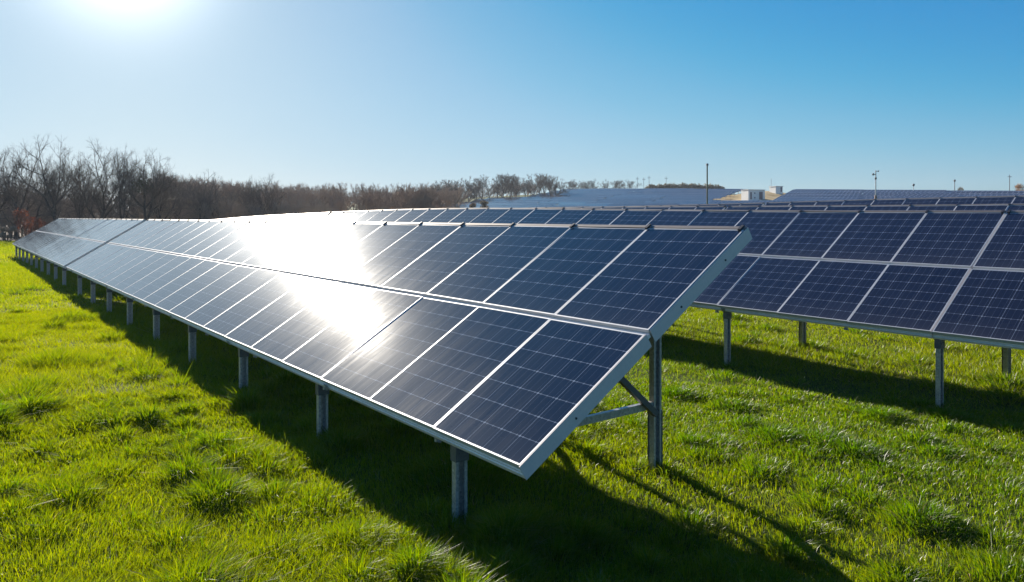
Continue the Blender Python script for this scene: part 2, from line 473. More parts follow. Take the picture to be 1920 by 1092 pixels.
def table(label, group, u0, d0, n, zf, detail=2, end_plate=True, clear_posts=2.38, post0=0.78, braced=True):
    """one mounting table: n columns of two modules; zf(d) is the height of its low edge"""
    zb = zgf(u0 + 0.1, d0)
    root = empty('solar_table', (u0, d0, zb))
    tag(root, label, 'solar table', group)
    def P(s, y, h): return Vector((s * CT - h * ST, y, zf(d0 + y) - zb + s * ST + h * CT))
    ys = np.linspace(-0.004, n - 0.004, max(3, n // 2 + 1))
    for i in range(n):
        pitch = math.atan(zf(d0 + i + 1) - zf(d0 + i))
        for k in (0, 1):
            o = link('solar_module', ME_MOD, root, P(k * (SLOPE_L - MOD_L), i, 0.004 * k),
                     (pitch + random.gauss(0, 0.0022), -TILT + random.gauss(0, 0.0022), random.gauss(0, 0.0006)))
            link('module_frame', ME_FRAME, o)
    def sweep(name, prof, mat):
        mb = MB(); c = len(prof)
        vs = [P(s, y, h) for y in ys for s, h in prof]
        fs = [(j * c + k, j * c + (k + 1) % c, (j + 1) * c + (k + 1) % c, (j + 1) * c + k) for j in range(len(ys) - 1) for k in range(c)]
        fs += [tuple(range(c))[::-1], tuple((len(ys) - 1) * c + k for k in range(c))]
        mb.quadset(vs, fs)
        return mb.build(name, mat, root)
    def rect(s0, s1, h0, h1): return [(s0, h0), (s1, h0), (s1, h1), (s0, h1)]
    sweep('lower_rail', [(-0.012, -0.098), (0.045, -0.098), (0.045, -0.038), (0.004, -0.038), (0.004, -0.050), (-0.004, -0.054), (-0.004, -0.066), (-0.012, -0.070)], M_RAIL)
    sweep('middle_rail', rect(MOD_L + 0.006, SLOPE_L - MOD_L - 0.006, -0.05, -0.022), M_RAIL)
    sweep('top_rail', rect(SLOPE_L + 0.004, SLOPE_L + 0.042, -0.06, 0.010), M_TOPRAIL)
    for s in (0.55, 2.05):
        sweep('purlin', rect(s - 0.025, s + 0.025, -0.10, -0.038), M_GALV)
    # clamps along the joints
    if detail >= 1:
        cl = MB(); cl.box(-0.018, 0.045, -0.014, 0.014, 0.0, 0.020)
        cme = cl.mesh('clamp', [M_BOLT])
        for i in range(0, n + 1):
            link('clamp', cme, root, P(SLOPE_L, min(max(i, 0.03), n - 0.03), 0.002), (0, -TILT, 0))
    if detail >= 2:
        for k, (s0, s1) in enumerate(((-0.012, MOD_L + 0.002), (SLOPE_L - MOD_L + 0.004, SLOPE_L + 0.042))):
            for y in ((-0.007,) if end_plate else ()):
                mb = MB()
                vs = [P(s, yy, h) for s in (s0, s1) for yy in (y - 0.006, y) for h in (-0.104, 0.001)]
                mb.quadset(vs, [(0, 1, 3, 2), (4, 6, 7, 5), (0, 4, 5, 1), (2, 3, 7, 6), (0, 2, 6, 4), (1, 5, 7, 3)])
                pl = mb.build('end_plate', M_PLATE, root)
                bo = MB()
                for s in ((s0 + 0.35, s0 + 0.95) if k else (s0 + 0.5,)):
                    c = P(s, y - 0.006, -0.055)
                    bo.tube(c, c + Vector((0, -0.006, 0)), 0.008, n=8)
                bo.build('bolt', M_BOLT, pl)
        # clips and cable brackets under the low rail
        cb = MB()
        cb.box(-0.018, 0.03, -0.012, 0.012, -0.05, 0.0); cb.tube((0.005, -0.03, -0.045), (0.005, 0.03, -0.045), 0.011, n=8)
        cbm = cb.mesh('cable_clip', [M_GALV])
        jb = MB(); jb.box(-0.02, -0.0125, -0.03, 0.03, -0.10, -0.035); jb.box(-0.026, -0.02, -0.012, 0.012, -0.078, -0.058)
        jbm = jb.mesh('rail_joint', [M_GALV])
        for i in range(1, n, 2):
            link('cable_clip', cbm, root, P(0.02, i + 0.05, -0.1))
        for i in range(3, n, 3):
            link('rail_joint', jbm, root, P(0, i - 0.1, 0), (0, -TILT, 0))
    k = 0
    y = post0
    while y < n - 0.05:
        uf, ur = 0.10, 2.10
        sf, sr = uf / CT, ur / CT
        gf = zgf(u0 + uf, d0 + y) - zb; gr = zgf(u0 + ur, d0 + y) - zb
        hf = P(sf, y, -0.12).z; hr = P(sr, y, -0.14).z
        pf = post_mesh(hf - gf - 0.05).build('front_post', M_GALV, root, (uf, y, gf))
        pr = post_mesh(hr - gr, 0.095, 0.055).build('rear_post', M_DARKSTEEL if detail < 2 else M_GALV, root, (ur, y, gr))
        if detail >= 2:
            br = MB(); H = hf - gf
            br.box(-0.054, 0.054, -0.010, 0.06, H - 0.16, H + 0.03); br.tube((-0.02, -0.012, H - 0.1), (-0.02, -0.022, H - 0.1), 0.012, n=8); br.tube((0.025, -0.012, H - 0.06), (0.025, -0.022, H - 0.06), 0.012, n=8)
            br.build('bracket', M_DARKSTEEL, pf)
            H = hr - gr
            sl = MB(); sl.box(-0.053, 0.053, 0.056, 0.068, -0.25, 0.50); sl.box(0.048, 0.056, -0.006, 0.056, -0.25, 0.50); sl.tube((0.056, 0.03, 0.42), (0.066, 0.03, 0.42), 0.014, n=6)
            sl.build('sleeve', M_DARKSTEEL, pr)
            ra = MB(); a = P(0.02, y + 0.04, -0.14); b = P(SLOPE_L - 0.03, y + 0.04, -0.14)
            ra.bar(a, b, 0.05, 0.08)
            ra.build('rafter', M_GALV, root)
            if braced:
              zz = gr + 0.55
              st_ = MB(); st_.bar((ur - 0.05, y + 0.03, zz), (uf + 0.04, y + 0.03, gf + 0.51), 0.04, 0.06); st_.build('strut', M_GALV, root)
              di = MB(); ub = 1.15
              di.bar((ur - 0.04, y - 0.01, zz - 0.07), (ub, y - 0.01, P(ub / CT, y, -0.16).z), 0.05, 0.05); di.build('diagonal_brace', M_DARKSTEEL, root)
        y += clear_posts
        k += 1
    return root

def lerp_fn(ds, zs):
    ds = np.array(ds, float); zs = np.array(zs, float)
    g = np.linspace(ds[0] - 10, ds[-1] + 10, 800)
    v = np.convolve(np.pad(np.interp(g, ds, zs), 30, mode='edge'), np.ones(61) / 61, mode='valid')
    return lambda d: float(np.interp(d, g, v))

TOPZ = SLOPE_L * ST
z1 = lambda d: -1.448 + 0.0070 * (d - 3.49)
z2 = lerp_fn([-20, 3.95, 7.7, 10.5, 14, 17.6, 22.5, 27, 34.5, 44.8, 60], np.array([-.02, .135, .19, .265, .345, .42, .42, .385, .32, .12, -.1]) - TOPZ)
z3 = lerp_fn([-20, 5.8, 9.3, 12.4, 16.4, 21.8, 29.7, 40, 52], np.array([.30, .365, .415, .455, .52, .58, .545, .42, .2]) - TOPZ)
z4 = lerp_fn([-20, 7.9, 10.1, 14.6, 16.9, 25, 40, 60], np.array([.66, .745, .765, .745, .72, .74, .7, .55]) - TOPZ)
PITCH = 6.333
U1, U2 = 2.705, 9.038
U3, U4 = U2 + PITCH, U2 + 2 * PITCH
G1, G2, G3, G4 = 'solar tables of the front row', 'solar tables of the second row', 'solar tables of the third row', 'solar tables of the fourth row'
table('nearest long solar table with pale end plate, white sun glint on its glass', G1, U1, 3.49, 22, z1)
table('far solar table of the front row, beyond the dark gap, mirroring bare trees', G1, U1, 26.05, 24, z1)
table('second-row solar table cut off by the right edge of the photo', G2, U2, -4.13, 8, z2, 2, True, 2.9, 2.13, False)
table('second-row solar table showing two full panel tiers behind the nearest table end', G2, U2, 3.885, 22, z2, 2, True, 2.9, 2.86, False)
table('pale glaring second-row solar table farthest off, sinking toward the bare wood', G2, U2, 26.1, 22, z2, 1)
table('third-row solar table at the right, only its upper strip showing', G3, U3, -3.0, 16, z3, 1)
table('third-row solar table in the middle, a thin strip above the second row', G3, U3, 13.1, 16, z3, 1)
table('third-row solar table farthest left, vanishing behind the second row', G3, U3, 29.2, 20, z3, 1)
table('fourth-row solar table at the right, topmost strip of large panels', G4, U4, 0.0, 16, z4, 1)
table('fourth-row solar table just below the white transformer house', G4, U4, 16.1, 16, z4, 1)
table('fourth-row solar table farthest left, a faint line below the hill', G4, U4, 32.2, 20, z4, 1)

# far tables on the hillside: one shared mesh, too small to show parts
NF = 20
FAR_TILT = R(19)
def far_mesh():
    m = MB()
    m.box(0, SLOPE_L, 0.12, NF - 0.12, -0.05, 0.0, 0)
    for y in np.arange(1.5, NF, 3.4):
        for x, l in ((0.15, 1.0), (2.3, 2.3)):
            # posts hang vertically once the table is tilted
            dn = Vector((-math.sin(FAR_TILT), 0, -math.cos(FAR_TILT)))
            a = Vector((x, y, -0.05)); m.bar(a, a + dn * l, 0.09, 0.09, (0, 1, 0), 1)
    return m.mesh('distant_solar_table', [M_PV_FAR, M_RAIL])
ME_FAR = far_mesh()
FARG = 'distant solar tables covering the hillside'
def far_table(u, d):
    if random.random() < 0.045: return
    za, zb_ = zgf(u, d) + 0.85, zgf(u, d + NF) + 0.85
    o = link('distant_solar_table', ME_FAR, None, (u, d, za), (math.atan((zb_ - za) / NF) + random.gauss(0, 0.004), -FAR_TILT + random.gauss(0, 0.03), 0))
    tag(o, 'tiny distant solar table, one of many making the grey sheet over the hill', 'solar table', FARG)
u = U4 + 10 * PITCH + 2
while u < 192:
    lim = 194 - 0.9 * max(0, 124 - u) + random.uniform(-2, 2)
    if 142 < u < 220:
        dr = 96.5 + (u - 145) * 0.5; dl = 112.5 + (u - 145) * 0.5
        d = dr - NF
        while d > 0.25 * u - 20: far_table(u, d); d -= NF
        d = dl
        while d < lim: far_table(u, d); d += NF
    else:
        d = 0.25 * u - 10 + random.uniform(0, 6)
        while d < lim: far_table(u, d); d += NF
    u += PITCH

# ------------------------------------------------------------------ grass
# tussocks: height and mound field, rastered once round the lens
TG0, TG1, TGS = (-16.0, -8.0), (30.0, 26.0), 0.035
_tn = (int((TG1[0] - TG0[0]) / TGS), int((TG1[1] - TG0[1]) / TGS))
TUFT = np.zeros(_tn, np.float32)
_rt = np.random.default_rng(41)
_nt = int(_tn[0] * _tn[1] * TGS * TGS * 6.0)
for _u, _d, _r, _h in zip(_rt.uniform(0, _tn[0], _nt), _rt.uniform(0, _tn[1], _nt), _rt.gamma(3.0, 0.034, _nt) + 0.05, _rt.gamma(1.8, 0.25, _nt)):
    rc = _r / TGS; k = int(rc * 2.2) + 1
    i0, i1, j0, j1 = max(0, int(_u) - k), min(_tn[0], int(_u) + k), max(0, int(_d) - k), min(_tn[1], int(_d) + k)
    if i1 <= i0 or j1 <= j0: continue
    ii, jj = np.meshgrid(np.arange(i0, i1), np.arange(j0, j1), indexing='ij')
    g_ = np.exp(-(((ii - _u) ** 2 + (jj - _d) ** 2) / rc ** 2) ** 1.3)
    TUFT[i0:i1, j0:j1] = np.maximum(TUFT[i0:i1, j0:j1], (min(_h, 1.7) * g_).astype(np.float32))
for _u, _d in [(2.8, 4.27 + 2.38 * k) for k in range(9)] + [(4.8, 4.27 + 2.38 * k) for k in range(9)] + [(9.13, 3.8), (9.13, 6.75), (9.13, 9.65), (11.1, 3.8), (11.1, 6.75)]:   # unmown grass round the posts
    for q_ in range(5):
        a_ = (_u + _rt.normal(0, .09) - TG0[0]) / TGS; b_ = (_d + _rt.normal(0, .09) - TG0[1]) / TGS; rc = _rt.uniform(.05, .10) / TGS
        i0, j0 = int(a_) - 8, int(b_) - 8
        ii, jj = np.meshgrid(np.arange(i0, i0 + 17), np.arange(j0, j0 + 17), indexing='ij')
        TUFT[i0:i0 + 17, j0:j0 + 17] = np.maximum(TUFT[i0:i0 + 17, j0:j0 + 17], (_rt.uniform(.3, .8) * np.exp(-(((ii - a_) ** 2 + (jj - b_) ** 2) / rc ** 2))).astype(np.float32))
_tgu, _tgd = np.gradient(TUFT, TGS)
def tuft(u, d):
    i = np.clip(((u - TG0[0]) / TGS).astype(int), 0, _tn[0] - 1); j = np.clip(((d - TG0[1]) / TGS).astype(int), 0, _tn[1] - 1)
    ins = (u > TG0[0]) & (u < TG1[0]) & (d > TG0[1]) & (d < TG1[1])
    return np.where(ins, TUFT[i, j], 0.35), np.where(ins, _tgu[i, j], 0), np.where(ins, _tgd[i, j], 0)

def grass(name, r0, r1, dens, width, height, az0, az1, seed, umax=29.0, fine=True):
    rg = np.random.default_rng(seed)
    N = int((az1 - az0) / 2 * (r1 ** 2 - r0 ** 2) * dens)
    r = np.sqrt(rg.uniform(r0 ** 2, r1 ** 2, N)); az = rg.uniform(az0, az1, N)
    cx, cyy = r * np.sin(az), r * np.cos(az)
    u = cx * CY + cyy * SY; d = -cx * SY + cyy * CY
    lum2 = lumps(u * 0.33 + 7, d * 0.33 - 3); lum = lumps(u * 0.9, d * 0.9)
    tf, tgu, tgd = tuft(u, d)
    # thin sward between the tussocks, dense inside them
    k = (u < umax) & (rg.random(N) < np.clip(0.72 + 0.25 * lum + 0.8 * tf, 0.42, 1))
    u, d, r, lum, lum2, tf, tgu, tgd = (x[k] for x in (u, d, r, lum, lum2, tf, tgu, tgd))
    N = len(u)
    right = sstep(u, 4.5, 6.0)          # finer, shorter sward between the rows
    hf = (0.66 + 0.20 * lum2 + 0.14 * lum + (0.80 - 0.50 * right) * tf) * rg.uniform(0.55, 1.2, N)
    long_ = rg.random(N) < 0.02
    hf = np.clip(np.where(long_, hf * 1.7, hf), 0.18, 2.6)
    z = zg(u, d) + 0.018 * lumps(u, d) * (1 - sstep(np.hypot(u, d), 20, 45)) - 0.02 + 0.035 * tf
    h = height * hf
    w = width(r) * rg.uniform(0.65, 1.3, N) * (0.85 + 0.25 * np.minimum(tf, 1))
    face = rg.uniform(0, 6.283, N)
    gl = 1.0 / np.maximum(3.0, np.hypot(tgu, tgd))
    lx = -tgu * gl * 0.55 + 0.22 * lum + rg.normal(0, 0.33, N)
    ly = -tgd * gl * 0.55 + 0.22 * lum2 + rg.normal(0, 0.33, N)
    straw = rg.random(N) < 0.014 + 0.14 * np.clip(lumps(u * 0.55 - 5, d * 0.55 + 9) - 0.55, 0, 1) + 0.05 * right
    flat = np.where(straw, rg.uniform(0.2, 1.0, N), 1.0)
    lx = np.where(straw, lx * 2.2, lx); ly = np.where(straw, ly * 2.2, ly)
    wx, wy = np.cos(face) * w / 2, np.sin(face) * w / 2
    n_ = 5 if fine else 3
    V = np.zeros((N, n_, 3), np.float32)
    V[:, 0] = np.stack([u - wx, d - wy, z], -1); V[:, 1] = np.stack([u + wx, d + wy, z], -1)
    drop = rg.uniform(0.7, 1.0, N) * flat
    b = (np.arange(N) * n_)[:, None]
    if fine:
        mxx, mxy, mz = u + lx * h * 0.33, d + ly * h * 0.33, z + h * 0.6 * flat
        V[:, 2] = np.stack([mxx - wx * 0.8, mxy - wy * 0.8, mz], -1); V[:, 3] = np.stack([mxx + wx * 0.8, mxy + wy * 0.8, mz], -1)
        quads = b + np.array([[0, 1, 3, 2]]); tris = b + np.array([[2, 3, 4]])
    else:
        quads = None; tris = b + np.array([[0, 1, 2]])
    V[:, -1] = np.stack([u + lx * h * 1.05, d + ly * h * 1.05, z + h * drop], -1)
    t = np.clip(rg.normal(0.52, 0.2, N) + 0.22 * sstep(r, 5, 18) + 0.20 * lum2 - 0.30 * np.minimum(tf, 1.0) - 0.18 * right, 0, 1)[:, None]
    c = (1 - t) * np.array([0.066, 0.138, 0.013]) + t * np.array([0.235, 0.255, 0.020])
    c = np.where(straw[:, None], np.array([0.30, 0.25, 0.13]) * rg.uniform(0.6, 1.2, (N, 1)), c)
    C = np.repeat(c[:, None], n_, 1)
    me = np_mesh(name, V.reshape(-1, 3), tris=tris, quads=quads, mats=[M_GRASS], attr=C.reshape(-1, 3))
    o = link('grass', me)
    return tag(o, 'bright green tussocky meadow grass lit from behind', 'grass', None, 'stuff')
A0, A1 = -0.92, 0.95
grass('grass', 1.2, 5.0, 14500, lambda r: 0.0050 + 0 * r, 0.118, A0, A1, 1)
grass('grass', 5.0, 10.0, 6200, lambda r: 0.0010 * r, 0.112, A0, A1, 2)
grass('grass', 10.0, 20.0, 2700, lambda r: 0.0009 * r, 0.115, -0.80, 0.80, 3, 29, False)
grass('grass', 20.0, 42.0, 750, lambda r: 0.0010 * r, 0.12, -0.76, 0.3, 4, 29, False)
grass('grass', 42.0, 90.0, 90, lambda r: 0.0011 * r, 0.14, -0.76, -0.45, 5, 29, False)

# ------------------------------------------------------------------ trees
def grow(seed, H, depth, ang=0.42, twig_r=0.014, twigs=4, trunk_r=None, up=0.06):
    """bare forking tree skeleton: list of (p0, p1, r0, r1, level)"""
    rd = random.Random(seed)
    segs = []
    def twig(p, dr, L, r, lev):
        q_ = p
        for i in range(2):
            dr = (dr + Vector((rd.gauss(0, .22), rd.gauss(0, .22), rd.gauss(0, .18) + 0.10))).normalized()
            n_ = q_ + dr * (L / 2)
            segs.append((tuple(q_), tuple(n_), r, r * 0.6, lev))
            if lev < depth + 2:
                for k in range(2):
                    d2 = (dr + Vector((rd.gauss(0, .6), rd.gauss(0, .6), rd.gauss(0, .5) + .1))).normalized()
                    twig(q_.lerp(n_, rd.uniform(.4, 1)), d2, L * rd.uniform(.45, .7), r * 0.75, depth + 2)
            q_ = n_
    def branch(p, dr, L, r, lev):
        ns = 3
        s1 = dr.orthogonal().normalized(); s2 = dr.cross(s1)
        def out(th):
            a = rd.uniform(0, 6.283)
            c = dr * math.cos(th) + (s1 * math.cos(a) + s2 * math.sin(a)) * math.sin(th)
            if c.z < 0: c.z *= .3
            return c.normalized()
        for i in range(ns):
            j = 0.04 if lev == 0 else 0.09
            dr = (dr + Vector((rd.gauss(0, j), rd.gauss(0, j), rd.gauss(0, j) + up * (lev > 0)))).normalized()
            q_ = p + dr * (L / ns)
            segs.append((tuple(p), tuple(q_), max(r * (1 - .28 * i / ns), twig_r), max(r * (1 - .28 * (i + 1) / ns), twig_r), lev))
            # side limbs low on the tree, side twigs higher up
            if (lev == 0 and i == 2) or (1 <= lev <= 3 and rd.random() < 0.42):
                branch(p.lerp(q_, rd.random()), out(rd.uniform(.6, 1.15)), L * rd.uniform(.45, .8), r * rd.uniform(.35, .5), max(lev + 2, 3))
            if lev >= 3 and rd.random() < 0.3 * twigs:
                twig(p.lerp(q_, rd.random()), out(rd.uniform(.4, 1.1)), H * rd.uniform(.03, .075), twig_r, depth + 1)
            p = q_
        if lev >= depth:
            for k in range(3):
                twig(p, (dr + Vector((rd.gauss(0, .5), rd.gauss(0, .5), rd.gauss(0, .4)))).normalized(), H * rd.uniform(.05, .1), twig_r, depth + 1)
            return
        nk = 3 if rd.random() < (0.5 if lev < 2 else 0.2) else 2
        a0 = rd.uniform(0, 6.283)
        lead = rd.randrange(nk)
        for k in range(nk):
            a = a0 + 6.283 * k / nk + rd.gauss(0, .35)
            th = rd.uniform(.25, .6) * ang if k == lead else rd.uniform(.8, 1.6) * ang
            cd = (dr * math.cos(th) + (s1 * math.cos(a) + s2 * math.sin(a)) * math.sin(th)).normalized()
            if cd.z < 0: cd.z *= .3; cd.normalize()
            branch(p, cd, L * (rd.uniform(.82, .98) if k == lead else rd.uniform(.62, .92)) * (1.15 if lev == 0 else 1), max(r * (.82 if k == lead else .62) * rd.uniform(.8, 1.0), twig_r), lev + 1)
    branch(Vector((0, 0, -0.3)), Vector((rd.gauss(0, .05), rd.gauss(0, .05), 1)).normalized(), H * rd.uniform(.2, .26), trunk_r or H * 0.029, 0)
    return segs

def skin(segs, sides):
    P0 = np.array([s[0] for s in segs]); P1 = np.array([s[1] for s in segs])
    r0 = np.array([s[2] for s in segs]); r1 = np.array([s[3] for s in segs])
    T = P1 - P0; T /= np.linalg.norm(T, axis=1)[:, None] + 1e-9
    ref = np.where(np.abs(T[:, 2:3]) > 0.9, np.array([[1.0, 0, 0]]), np.array([[0, 0, 1.0]]))
    X = np.cross(T, ref); X /= np.linalg.norm(X, axis=1)[:, None] + 1e-9
    Y = np.cross(T, X)
    n = len(segs); V = np.zeros((n, 2 * sides, 3))
    for k in range(sides):
        a = 2 * math.pi * k / sides
        o = X * math.cos(a) + Y * math.sin(a)
        V[:, k] = P0 + o * r0[:, None]; V[:, sides + k] = P1 + o * r1[:, None]
    b = (np.arange(n) * 2 * sides)[:, None]
    Q = np.concatenate([b + np.array([[k, (k + 1) % sides, sides + (k + 1) % sides, sides + k]]) for k in range(sides)])
    return V.reshape(-1, 3), Q

def tree_meshes(seed, H, ang, depth=6, twig=0.0105, twigs=2, crown=None):
    s = grow(seed, H, depth, ang, twig, twigs)
    top = max(x[1][2] for x in s)
    lo = [x for x in s if x[4] <= 2]; hi = [x for x in s if x[4] > 2]
    a, b = skin(lo, 6); c, d = skin(hi, 3)
    return np_mesh('trunk', a / top, quads=b, mats=[M_BARK]), np_mesh('crown', c / top, quads=d, mats=[crown or M_TWIG])
TREES = [tree_meshes(sd, 12, an) for sd, an in ((3, 0.60), (11, 0.50), (24, 0.62), (37, 0.5), (58, 0.56), (71, 0.46))]
FAR_TREES = [tree_meshes(sd, 12, an, 5, 0.034, 2, M_BARK) for sd, an in ((3, 0.60), (11, 0.50), (24, 0.62), (37, 0.5), (58, 0.56), (71, 0.46))]
def bare_tree(k, px, cy, ytop, label, group, wide=1.0, rot=0.0, sink=0.0):
    u, d = at(px, cy)
    z = zgf(u, d) - sink
    H = (HOR - ytop) / F_PX * cy - z
    root = empty('bare_tree', (u, d, z))
    root.rotation_euler = (0, 0, rot)
    root.scale = (H * wide, H * wide, H)
    tag(root, label, 'tree', group)
    T_ = TREES if cy < 200 else FAR_TREES
    link('trunk', T_[k][0], root); link('crown', T_[k][1], root)
    return root
TG = 'tall bare trees at the far left'
bare_tree(3, -14, 86, 268, 'bare tree at the left edge of the photo, half cut off', TG, 1.0, 0.4)
bare_tree(1, 28, 92, 285, 'shorter bare tree between the left edge tree and the tallest one', TG, 0.9, 2.2)
bare_tree(0, 58, 84, 240, 'tallest bare tree with open rounded crown, near the rusty bush', TG, 0.9, 1.0)
bare_tree(2, 106, 82, 250, 'bare tree with heavy low fork, just right of the tallest tree', TG, 0.85, 3.0)
bare_tree(4, 150, 94, 276, 'slim bare tree third from the tallest, behind the far panel end', TG, 0.8, 5.0)
bare_tree(5, 186, 86, 256, 'bare tree with steep parallel limbs in the middle of the tall group', TG, 1.0, 0.2)
bare_tree(1, 226, 92, 262, 'bare tree with straight leader, left of the ivy-clad tree', TG, 0.9, 4.1)
t_ivy = bare_tree(2, 268, 86, 274, 'bare tree with green ivy in its crown, right end of tall group', TG, 0.95, 1.7)
bare_tree(3, 302, 100, 300, 'smaller bare tree closing the tall group, where the skyline drops', TG, 0.9, 2.7)
MG = 'mid-height bare trees left of the glare'
bare_tree(0, 345, 108, 322, 'round bare tree first after the skyline drops', MG, 1.1, 0.6)
bare_tree(4, 378, 104, 315, 'broad rounded bare tree in the middle of the lower group', MG, 1.15, 2.0)
bare_tree(2, 412, 110, 330, 'low bare tree right of the broad rounded one', MG, 1.1, 4.4)
bare_tree(1, 470, 110, 328, 'thin upright bare tree, left of a pair above the glare', MG, 0.8, 1.1)
bare_tree(5, 505, 108, 320, 'thin bare tree with small round top above the glare', MG, 0.9, 3.3)
# ivy patch in one crown, its own part
rg = np.random.default_rng(5)
def leaf_cloud(n, cen, rad, size, rg):
    p = rg.normal(0, 1, (n, 3)); p /= np.linalg.norm(p, axis=1)[:, None]
    p = p * (rg.random((n, 1)) ** 0.5) * np.array(rad) + np.array(cen)
    a = rg.normal(0, 1, (n, 3)); a /= np.linalg.norm(a, axis=1)[:, None]
    b = np.cross(a, rg.normal(0, 1, (n, 3))); b /= np.linalg.norm(b, axis=1)[:, None]
    s = size * rg.uniform(0.6, 1.4, (n, 1))
    V = np.stack([p - a * s, p + b * s * 0.6, p + a * s, p - b * s * 0.6], 1)
    return V.reshape(-1, 3), (np.arange(n) * 4)[:, None] + np.array([[0, 1, 2, 3]])
V_, Q_ = leaf_cloud(700, (0.02, 0, 0.58), (0.12, 0.12, 0.1), 0.008, rg)
link('ivy', np_mesh('ivy', V_, quads=Q_, mats=[M_BUDS]), t_ivy)

HG = 'bare trees on the hilltop beyond the panels'
HL = 'small dark bare tree in the row on the hilltop beyond the panels'
rt = random.Random(4)
for px, top in ((822, 340), (836, 333), (850, 338), (864, 331), (880, 330), (893, 333), (905, 328), (918, 330), (934, 326), (944, 323), (956, 325), (968, 328), (984, 333), (1000, 328), (1011, 324), (1022, 328), (1032, 326), (1044, 331)):
    bare_tree(rt.randrange(6), px, rt.uniform(248, 276), top + rt.uniform(-2, 2), HL, HG, rt.uniform(0.85, 1.2), rt.uniform(0, 6), 0.5)
CG = 'low bare trees behind the crest in the middle'
for px, top, lb in ((1072, 338, 'small rounded bare tree alone at the left end of the crest'), (1082, 335, 'tiny slim bare tree beside the left end of the crest'),
                    (1100, 340, 'broad low bare tree on the crest, left half of a pair'), (1113, 335, 'broad dark bare tree on the crest, right half of a pair'),
                    (1137, 336, 'thin lone bare tree between the crest pairs'), (1156, 336, 'pale bare tree on the crest, next to the densest one'), (1178, 336, 'dense dark tree on the crest, last before the hedge')):
    bare_tree(rt.randrange(6), px, 282, top, lb, CG, 1.35, rt.uniform(0, 6), 1.0)

# the brown wood: reads as one mass
wood_base = [grow(100 + k, 11, 4, 0.40, 0.03, 2) for k in range(5)]
wb = []
for s in wood_base:
    v, qd = skin(s, 3); wb.append((v / v[:, 2].max(), qd))
def wood(name, spec, mat):
    VV, QQ, o = [], [], 0
    rw = random.Random(9)
    for px, cy, top in spec:
        u, d = at(px, cy); z = zgf(u, d)
        H = max(3.0, (HOR - top) / F_PX * cy - z)
        v, qd = wb[rw.randrange(5)]
        a = rw.uniform(0, 6.28); w = H * rw.uniform(0.8, 1.15)
        x = v[:, 0] * math.cos(a) - v[:, 1] * math.sin(a); y = v[:, 0] * math.sin(a) + v[:, 1] * math.cos(a)
        VV.append(np.stack([x * w + u, y * w + d, v[:, 2] * H + z - 0.2], -1)); QQ.append(qd + o); o += len(v)
    return link(name, np_mesh(name, np.concatenate(VV), quads=np.concatenate(QQ), mats=[mat]))
spec = []
rw = random.Random(21)
for i in range(150):
    px = rw.uniform(290, 860)
    top = np.interp(px, [290, 360, 440, 530, 700, 780, 860], [318, 328, 338, 342, 343, 342, 340]) + rw.uniform(-4, 16)
    spec.append((px, rw.uniform(135, 215), top))
for i in range(46):
    px = rw.uniform(800, 1052)
    spec.append((px, rw.uniform(262, 300), np.interp(px, [800, 900, 1052], [346, 342, 341]) + rw.uniform(-5, 9)))
tag(wood('forest', spec, M_WOODMASS), 'dense brown leafless wood behind the glaring panels', 'wood', None, 'stuff')
spec = []
for i in range(120):
    px = rw.uniform(-60, 620)
    spec.append((px, rw.uniform(98, 130), np.interp(px, [-60, 250, 340, 620], [348, 352, 362, 372]) + rw.uniform(-14, 35)))
tag(wood('undergrowth', spec, M_SCRUB), 'brown undergrowth and saplings between the tall bare trees', 'undergrowth', None, 'stuff')

# ------------------------------------------------------------------ shrubs
def shrub(px, cy, ytop, wid, mat, label, group, seed, dens=900, ls=0.05, cat='bush'):
    rg = np.random.default_rng(seed)
    u, d = at(px, cy); z = zgf(u, d)
    H = max(0.5, (HOR - ytop) / F_PX * cy - z)
    root = empty('shrub', (u, d, z)); tag(root, label, cat, group)
    segs = []
    rd = random.Random(seed)
    for k in range(26):
        a = rd.uniform(0, 6.28); t = rd.uniform(0.1, 1)
        p = Vector((rd.gauss(0, .1) * wid, rd.gauss(0, .1) * wid, -0.1)); e = Vector((math.cos(a) * wid * 0.45 * t, math.sin(a) * wid * 0.45 * t, H * rd.uniform(0.6, 1.0)))
        m = p.lerp(e, 0.5) + Vector((rd.gauss(0, .1), rd.gauss(0, .1), 0.1))
        segs += [(tuple(p), tuple(m), 0.025, 0.018, 0), (tuple(m), tuple(e), 0.018, 0.008, 1)]
    v, qd = skin(segs, 4); link('stems', np_mesh('stems', v, quads=qd, mats=[M_BARK]), root)
    VV, QQ, o = [], [], 0
    for k in range(14):
        a = rd.uniform(0, 6.28); t = rd.uniform(0.0, 1) ** 0.6
        hz = H * rd.uniform(0.3, 0.9)
        wr = wid * 0.42 * t * math.sqrt(max(0.15, 1 - (hz / H - 0.35) ** 2 * 2))
        v, qd = leaf_cloud(dens // 14, (math.cos(a) * wr, math.sin(a) * wr, hz), (wid * 0.16, wid * 0.16, H * 0.14), ls, rg)
        VV.append(v); QQ.append(qd + o); o += len(v)
    link('foliage', np_mesh('foliage', np.concatenate(VV), quads=np.concatenate(QQ), mats=[mat]), root)
    return root
SG = 'dry shrubs at the foot of the left trees'
shrub(38, 76, 392, 2.6, M_RUST, 'rusty red bush below the tallest bare tree', SG, 1, 2600)
shrub(66, 80, 406, 2.8, M_RUST, 'low brownish bush touching the far panel corner', SG, 2, 2200)
shrub(12, 74, 424, 2.2, M_STRAW, 'pale straw reed clump beside the rusty bush', SG, 3, 2400)
shrub(-16, 76, 418, 2.8, M_OCHRE, 'brown bush at the far left edge of the lawn', SG, 4, 2400)
OG = 'ochre shrubs at the left foot of the hill field'
